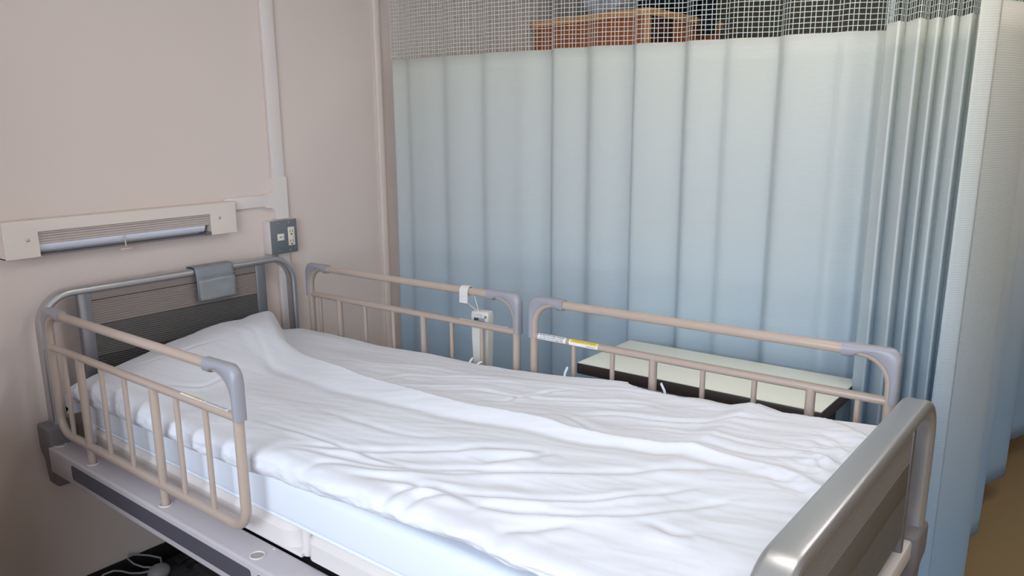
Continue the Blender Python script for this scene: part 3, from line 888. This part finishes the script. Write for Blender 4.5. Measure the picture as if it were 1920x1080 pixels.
# ------------------------------------------------------------------ tray table
t = thing('tray_table', 'wide tray table with pale laminate top and dark brown edge beside the curtain', 'table', (1.55, 1.28, 0))
TX0, TX1, TY0, TY1, TZ = 1.183, 1.918, 1.116, 1.452, .810
MB().box(TX0, TX1, TY0, TY1, TZ-.036, TZ-.001, .004).build('edge_band', 'tabledge', t)
MB().box(TX0+.0025, TX1-.0025, TY0+.0025, TY1-.0025, TZ-.0015, TZ+.0008, .0004).build('table_top', 'tabletop', t)
MB().box(1.84, 1.90, 1.25, 1.32, .06, TZ-.036, .008).build('column', 'under', t)
mb = MB(); mb.box(1.22, 1.90, 1.17, 1.21, .05, .085, .006); mb.box(1.22, 1.90, 1.36, 1.40, .05, .085, .006); mb.box(1.84, 1.90, 1.17, 1.40, .05, .085, .006)
mb.build('base', 'under', t)
for x in (1.25, 1.87):
    for y in (1.19, 1.38):
        MB().lathe([(0, -.01), (.02, -.01), (.025, -.006), (.025, .006), (.02, .01), (0, .01)], (x, y, .025), 'Y', 18).build('caster', 'rubber', t)

# ------------------------------------------------------------------ curtains
def cr_spline(pts, per=10):
    p = [Vector((a, b, 0)) for a, b in pts]; out = []
    p = [p[0]*2-p[1]] + p + [p[-1]*2-p[-2]]
    for i in range(1, len(p)-2):
        for k in range(per):
            t_ = k/per
            a, b, c, d_ = p[i-1], p[i], p[i+1], p[i+2]
            out.append(.5*((2*b)+(c-a)*t_+(2*a-5*b+4*c-d_)*t_*t_+(3*b-a-3*c+d_)*t_**3))
    out.append(p[-2])
    return out
def arclen(path):
    s = [0]
    for a, b in zip(path, path[1:]): s.append(s[-1]+(b-a).length)
    return np.array(s)

def curtain(name, label, path, z0, zsf, ztop, m, seam=None, rows=26, sway=.0):
    """path: plan curve; zsf(s): height where cloth meets the net"""
    t = thing(name, label, 'curtain', (path[len(path)//2].x, path[len(path)//2].y, z0), 'cubicle curtains round the bed')
    s = arclen(path); Lx = s[-1]
    n = int(Lx/.006)
    u = np.linspace(0, Lx, n)
    px = np.interp(u, s, [p.x for p in path]); py = np.interp(u, s, [p.y for p in path])
    mean = np.stack([px, py], 1)
    # a smoothed plan line: folds are a little fuller near the hem
    k = 41; ker = np.ones(k)/k
    sxm = np.convolve(np.pad(px, k//2, 'edge'), ker, 'valid'); sym = np.convolve(np.pad(py, k//2, 'edge'), ker, 'valid')
    P = []
    for i in range(n):
        row = []
        zt = zsf(u[i])
        for j in range(rows+1):
            f = j/rows; z = z0+(zt-z0)*f
            g_ = 1.0+.10*(1-f)
            wob = .006*noise.noise(Vector((u[i]*2.0, z*1.1, 2.0)), noise_basis='PERLIN_ORIGINAL')
            row.append((sxm[i]+(px[i]-sxm[i])*g_+wob*.3, sym[i]+(py[i]-sym[i])*g_+wob, z))
        P.append(row)
    o = MB().grid(P).build('cloth', m, t, angle=180, fix=False)
    sm = o.modifiers.new('thickness', 'SOLIDIFY'); sm.thickness = .0012
    # hem
    P = [[(q[0][0], q[0][1], z0+.001), (q[0][0], q[0][1], z0+.03)] for q in P]
    # net header of white threads, each thread a thin strip with real thickness
    mb = MB(); pitch = .0145; th = .0010
    nrm = []
    for i in range(n):
        a = max(0, i-1); b = min(n-1, i+1)
        dx, dy = px[b]-px[a], py[b]-py[a]; l = math.hypot(dx, dy) or 1
        nrm.append((-dy/l, dx/l))
    s0 = 0 if seam is None else seam
    for q in np.arange(s0+.004, Lx, pitch):
        i = min(n-1, int(q/Lx*(n-1)))
        x, y = px[i], py[i]; nx_, ny_ = nrm[i]; tx, ty = ny_, -nx_
        zb_, zt_ = zsf(u[i]), ztop
        vs = []
        jit = .0025*noise.noise(Vector((q*3, 0, 0)))
        for z in (zb_-.002, (zb_+zt_)/2, zt_):
            jj = jit if 0 < z-zb_ < zt_-zb_ else 0
            for (a, b) in ((-th, -.0004), (th, -.0004), (th, .0004), (-th, .0004)):
                vs.append((x+tx*(a+jj)+nx_*b, y+ty*(a+jj)+ny_*b, z))
        fs = [(r*4+e, r*4+(e+1) % 4, (r+1)*4+(e+1) % 4, (r+1)*4+e) for r in range(2) for e in range(4)]
        mb.add(vs, fs)
    z = zsf(0)+pitch; zi = 1
    while z < ztop:
        idx = [i for i in range(0, n, 2) if u[i] >= s0]
        vs = []
        for i in idx:
            zz_ = zsf(u[i])+zi*pitch+.0010*noise.noise(Vector((u[i]*9, zi*.4, 1.1)))
            nx_, ny_ = nrm[i]
            for (a, b) in ((-th, -.0004), (th, -.0004), (th, .0004), (-th, .0004)):
                vs.append((px[i]+nx_*b, py[i]+ny_*b, zz_+a))
        fs = [(r*4+e, r*4+(e+1) % 4, (r+1)*4+(e+1) % 4, (r+1)*4+e) for r in range(len(idx)-1) for e in range(4)]
        mb.add(vs, fs)
        z += pitch; zi += 1
    mb.build('net_header', 'net', t, smooth=False, fix=False)
    if seam is not None:
        idx = [i for i in range(n) if u[i] <= seam+.002]
        P2 = []
        for i in idx:
            nx_, ny_ = nrm[i]
            P2.append([(px[i]-nx_*.0022, py[i]-ny_*.0022, z_) for z_ in np.linspace(z0, ztop, 12)])
        e = MB().grid(P2).build('edge_hem', m, t, angle=180, fix=False)
        sm = e.modifiers.new('thickness', 'SOLIDIFY'); sm.thickness = .002
    o2 = MB().box(0, .01, 0, .01, 0, .01)
    return t

CREASE = [(.075, .016, .06, .030), (.288, .016, .06, .032), (.484, .020, .07, .034), (.64, .010, .07, .04), (.790, .042, .075, .022), (.946, .028, .06, .030), (1.123, .048, .075, .018),
          (1.300, .042, .070, .024), (1.434, .020, .05, .024), (1.590, .046, .075, .026), (1.757, .024, .055, .026), (1.862, .050, .055, .02)]
def ycurt(x):
    y = 1.494+.006*math.sin(x*9.0+.6)
    for c_, d_, wl, wr in CREASE:
        y += .85*d_*math.exp(-((x-c_)/(wl if x < c_ else wr))**2)
    return y
A = [(x, ycurt(x)) for x in np.arange(.012, 1.865, .012)]
A += [(1.880, 1.552), (1.898, 1.520), (1.906, 1.450), (1.911, 1.400)]
for k, (xl, xr, dep) in enumerate([(1.918, 1.954, .050), (1.962, 2.006, .072), (2.013, 2.041, .048), (2.049, 2.074, .046), (2.082, 2.111, .050), (2.119, 2.148, .040)]):
    y0 = 1.378-.008*k
    for q in (0, .12, .3, .5, .7, .88, 1.0):
        bow = .006*math.sin(PI*q)*(1 if k % 2 else .3)
        A.append((xl+(xr-xl)*q, y0-dep*q**1.25-bow))
    A += [(xr+.0025, y0-dep+.003), (xr+.004, y0-dep+.015), (xr+.004, y0-.012), (xr+.005, y0+.004)]
p1 = cr_spline(A, 5)
s1 = arclen(p1)
xs1 = np.array([p.x for p in p1]); ys1 = np.array([p.y for p in p1])
def zs1(u_):
    x = float(np.interp(u_, s1, xs1))
    return float(np.interp(x, [-.05, .8, 1.5, 1.85, 2.1], [1.816, 1.800, 1.778, 1.768, 1.765]))
curtain('cubicle_curtain', 'pale blue curtain with net top hanging along the far side of the bed', p1, .12, zs1, 2.40, 'curtain')

B = [(2.133, 1.262), (2.150, 1.275), (2.170, 1.300), (2.195, 1.385), (2.212, 1.480), (2.216, 1.545), (2.205, 1.600), (2.150, 1.660), (2.095, 1.760), (2.075, 1.860), (2.095, 1.960), (2.140, 2.080),
     (2.168, 2.170), (2.170, 2.220), (2.155, 2.270), (2.10, 2.350), (2.075, 2.450), (2.095, 2.560), (2.145, 2.690), (2.172, 2.775), (2.174, 2.82), (2.160, 2.88), (2.10, 2.96), (2.08, 3.06), (2.11, 3.18), (2.16, 3.30),
     (2.20, 3.42), (2.21, 3.50), (2.19, 3.58), (2.12, 3.68), (2.10, 3.8), (2.13, 3.92), (2.18, 4.02), (2.19, 4.1)]
p2 = cr_spline(B, 10)
curtain('cubicle_curtain', 'cream to blue curtain hanging past the footboard at the right edge', p2, .105, lambda u_: 1.788, 2.40, 'curtain_foot', seam=.050)

Cc = []  # third curtain, unseen, added to shade the left of the head wall
for k in range(7):
    x_ = .47+.038*k
    Cc += [(x_, -.52), (x_+.012, -.50), (x_+.019, -.56), (x_+.023, -.66), (x_+.031, -.68)]
curtain('cubicle_curtain', 'unseen gathered blue curtain added left of the bed to shade the wall', cr_spline(Cc, 6), .12, lambda u_: 1.79, 2.40, 'curtain')

def rail_track(name, label, pts):
    o = MB().sweep(fillet(pts, .12, 8), rrect(.022, .03, .003, 2), (0, 0, 1)).build(name, 'track', None)
    tag(base_origin(o), label, 'curtain track', 'curtain tracks on the ceiling')
rail_track('curtain_track', 'straight aluminium track on the ceiling carrying the far curtain, outside the photo', [(HW+.01, 1.515, 2.425), (1.80, 1.515, 2.425), (2.13, 1.36, 2.425)])
rail_track('curtain_track', 'straight aluminium track on the ceiling carrying the foot curtain, outside the photo', [(2.14, 1.27, 2.425), (2.14, 4.2, 2.425)])

# ------------------------------------------------------------------ neighbouring bay seen through the net
t = thing('wardrobe', 'tall brown wooden wardrobe with a light rim behind the curtain net', 'wardrobe', (.27, 3.0, 0))
MB().box(-.06, .585, 2.61, 3.44, 0, 2.035, .004).build('body', 'wood', t)
rim = fillet([(-.062, 2.585, 0), (.61, 2.585, 0), (.61, 3.46, 0), (-.062, 3.46, 0)], [.005, .05, .05, .005], 6, True)
MB().prism([(p.x, p.y) for p in rim], 'Z', 2.030, 2.063).build('top_rim', 'woodrim', t, angle=30)
MB().box(.572, .598, 2.602, 2.640, 0, 2.032, .005).build('corner_post', 'woodrim', t)
MB().box(.583, .590, 2.642, 2.87, .3, 2.03, .001).build('recess_panel', 'wooddark', t)

def lump(name, label, cat, c, r, m, seed, parts=()):
    mb = MB()
    for (cc, rr) in ((c, r),) + tuple(parts):
        bm = bmesh.new(); bmesh.ops.create_icosphere(bm, subdivisions=4, radius=1.0)
        for p in bm.verts:
            q = p.co.copy()
            k = 1+.16*noise.fractal(q*1.7+Vector((seed, 0, 0)), .9, 2, 4)
            q = Vector([math.copysign(abs(a)**.75, a) for a in q])*k
            zz_ = max(q.z, -.92)
            p.co = Vector((cc[0]+q.x*rr[0], cc[1]+q.y*rr[1], cc[2]+zz_*rr[2]))
        mb.frombm(bm)
    return tag(base_origin(mb.build(name, m, angle=180)), label, cat)
lump('folded_blanket', 'pale grey folded cloth lying on top of the wooden wardrobe', 'blanket', (.32, 2.73, 2.152), (.12, .12, .092), 'palecloth', 2.0)
lump('cloth_bag', 'dark navy cloth bag slumped over the right side of the wardrobe top', 'bag', (.45, 3.12, 2.205), (.17, .26, .15), 'navy', 6.0,
     (((.640, 3.17, 2.095), (.028, .070, .125)),))

# ------------------------------------------------------------------ unseen locker added beside the bed head to shade the wall
t = thing('shading_locker', 'unseen wooden locker added left of the bed to shade the wall', 'locker', (.17, -.68, 0))
MB().box(-.06, .40, -.92, -.41, .05, .84, .006).build('body', 'wooddark', t)
MB().box(-.065, .415, -.93, -.40, .84, .865, .006).build('top', 'woodrim', t)
d_ = MB().box(.395, .412, -.91, -.44, .09, .52, .004).build('door', 'wood', t)
MB().tube([(.412, -.47, .40), (.432, -.47, .40), (.432, -.47, .32), (.412, -.47, .32)], .005, (0, 1, 0), 8).build('handle', 'steel', d_)
d_ = MB().box(.395, .412, -.91, -.44, .54, .77, .004).build('drawer', 'wood', t)
MB().tube([(.412, -.72, .66), (.432, -.72, .66), (.432, -.63, .66), (.412, -.63, .66)], .005, (0, 0, 1), 8).build('handle', 'steel', d_)
MB().box(-.05, .39, -.91, -.44, 0, .05).build('plinth', 'wooddark', t)

# ------------------------------------------------------------------ charger lead on the floor under the bed head
t = thing('power_adapter', 'grey plug with looped cord lying by the black baseboard under the bed', 'power adapter', (.03, .27, 0))
bm = bmesh.new(); bmesh.ops.create_icosphere(bm, subdivisions=3, radius=1.0)
for p in bm.verts:
    p.co = Vector((.045+p.co.x*.034, .250+p.co.y*.040, .054+max(p.co.z, -.9)*.026))
MB().frombm(bm).build('plug_body', 'cable', t, angle=180)
MB().tube(cr := [Vector(q) for q in ((.03, .270, .066), (-.016, .290, .066), (-.038, .262, .080), (-.046, .225, .097), (-.050, .195, .108), (-.048, .188, .098), (-.040, .205, .072), (-.022, .228, .056), (.015, .255, .056))], .0035, (0, 0, 1), 8).build('cord', 'cable', t)
MB().tube([Vector(q) for q in ((-.055, .03, .012), (-.040, .060, .060), (-.022, .092, .092), (-.010, .120, .097), (-.004, .142, .088), (.0, .170, .068), (.010, .205, .056), (.020, .245, .054))], .0035, (0, 0, 1), 8).build('cord', 'cable', t)
t = thing('shaded_floor_slab', 'flat dark grey slab with bars, standing in for shaded floor under the bed head', 'shaded floor slab', (.06, .52, 0))
MB().box(-.050, .19, .110, .78, .0, .030, .003).build('tray', 'under', t)  # dark slab whose colour stands in for the floor in shade
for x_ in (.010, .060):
    MB().box(x_-.006, x_+.006, .345, .76, .030, .040, .002).build('floor_bar', 'rubber', t)
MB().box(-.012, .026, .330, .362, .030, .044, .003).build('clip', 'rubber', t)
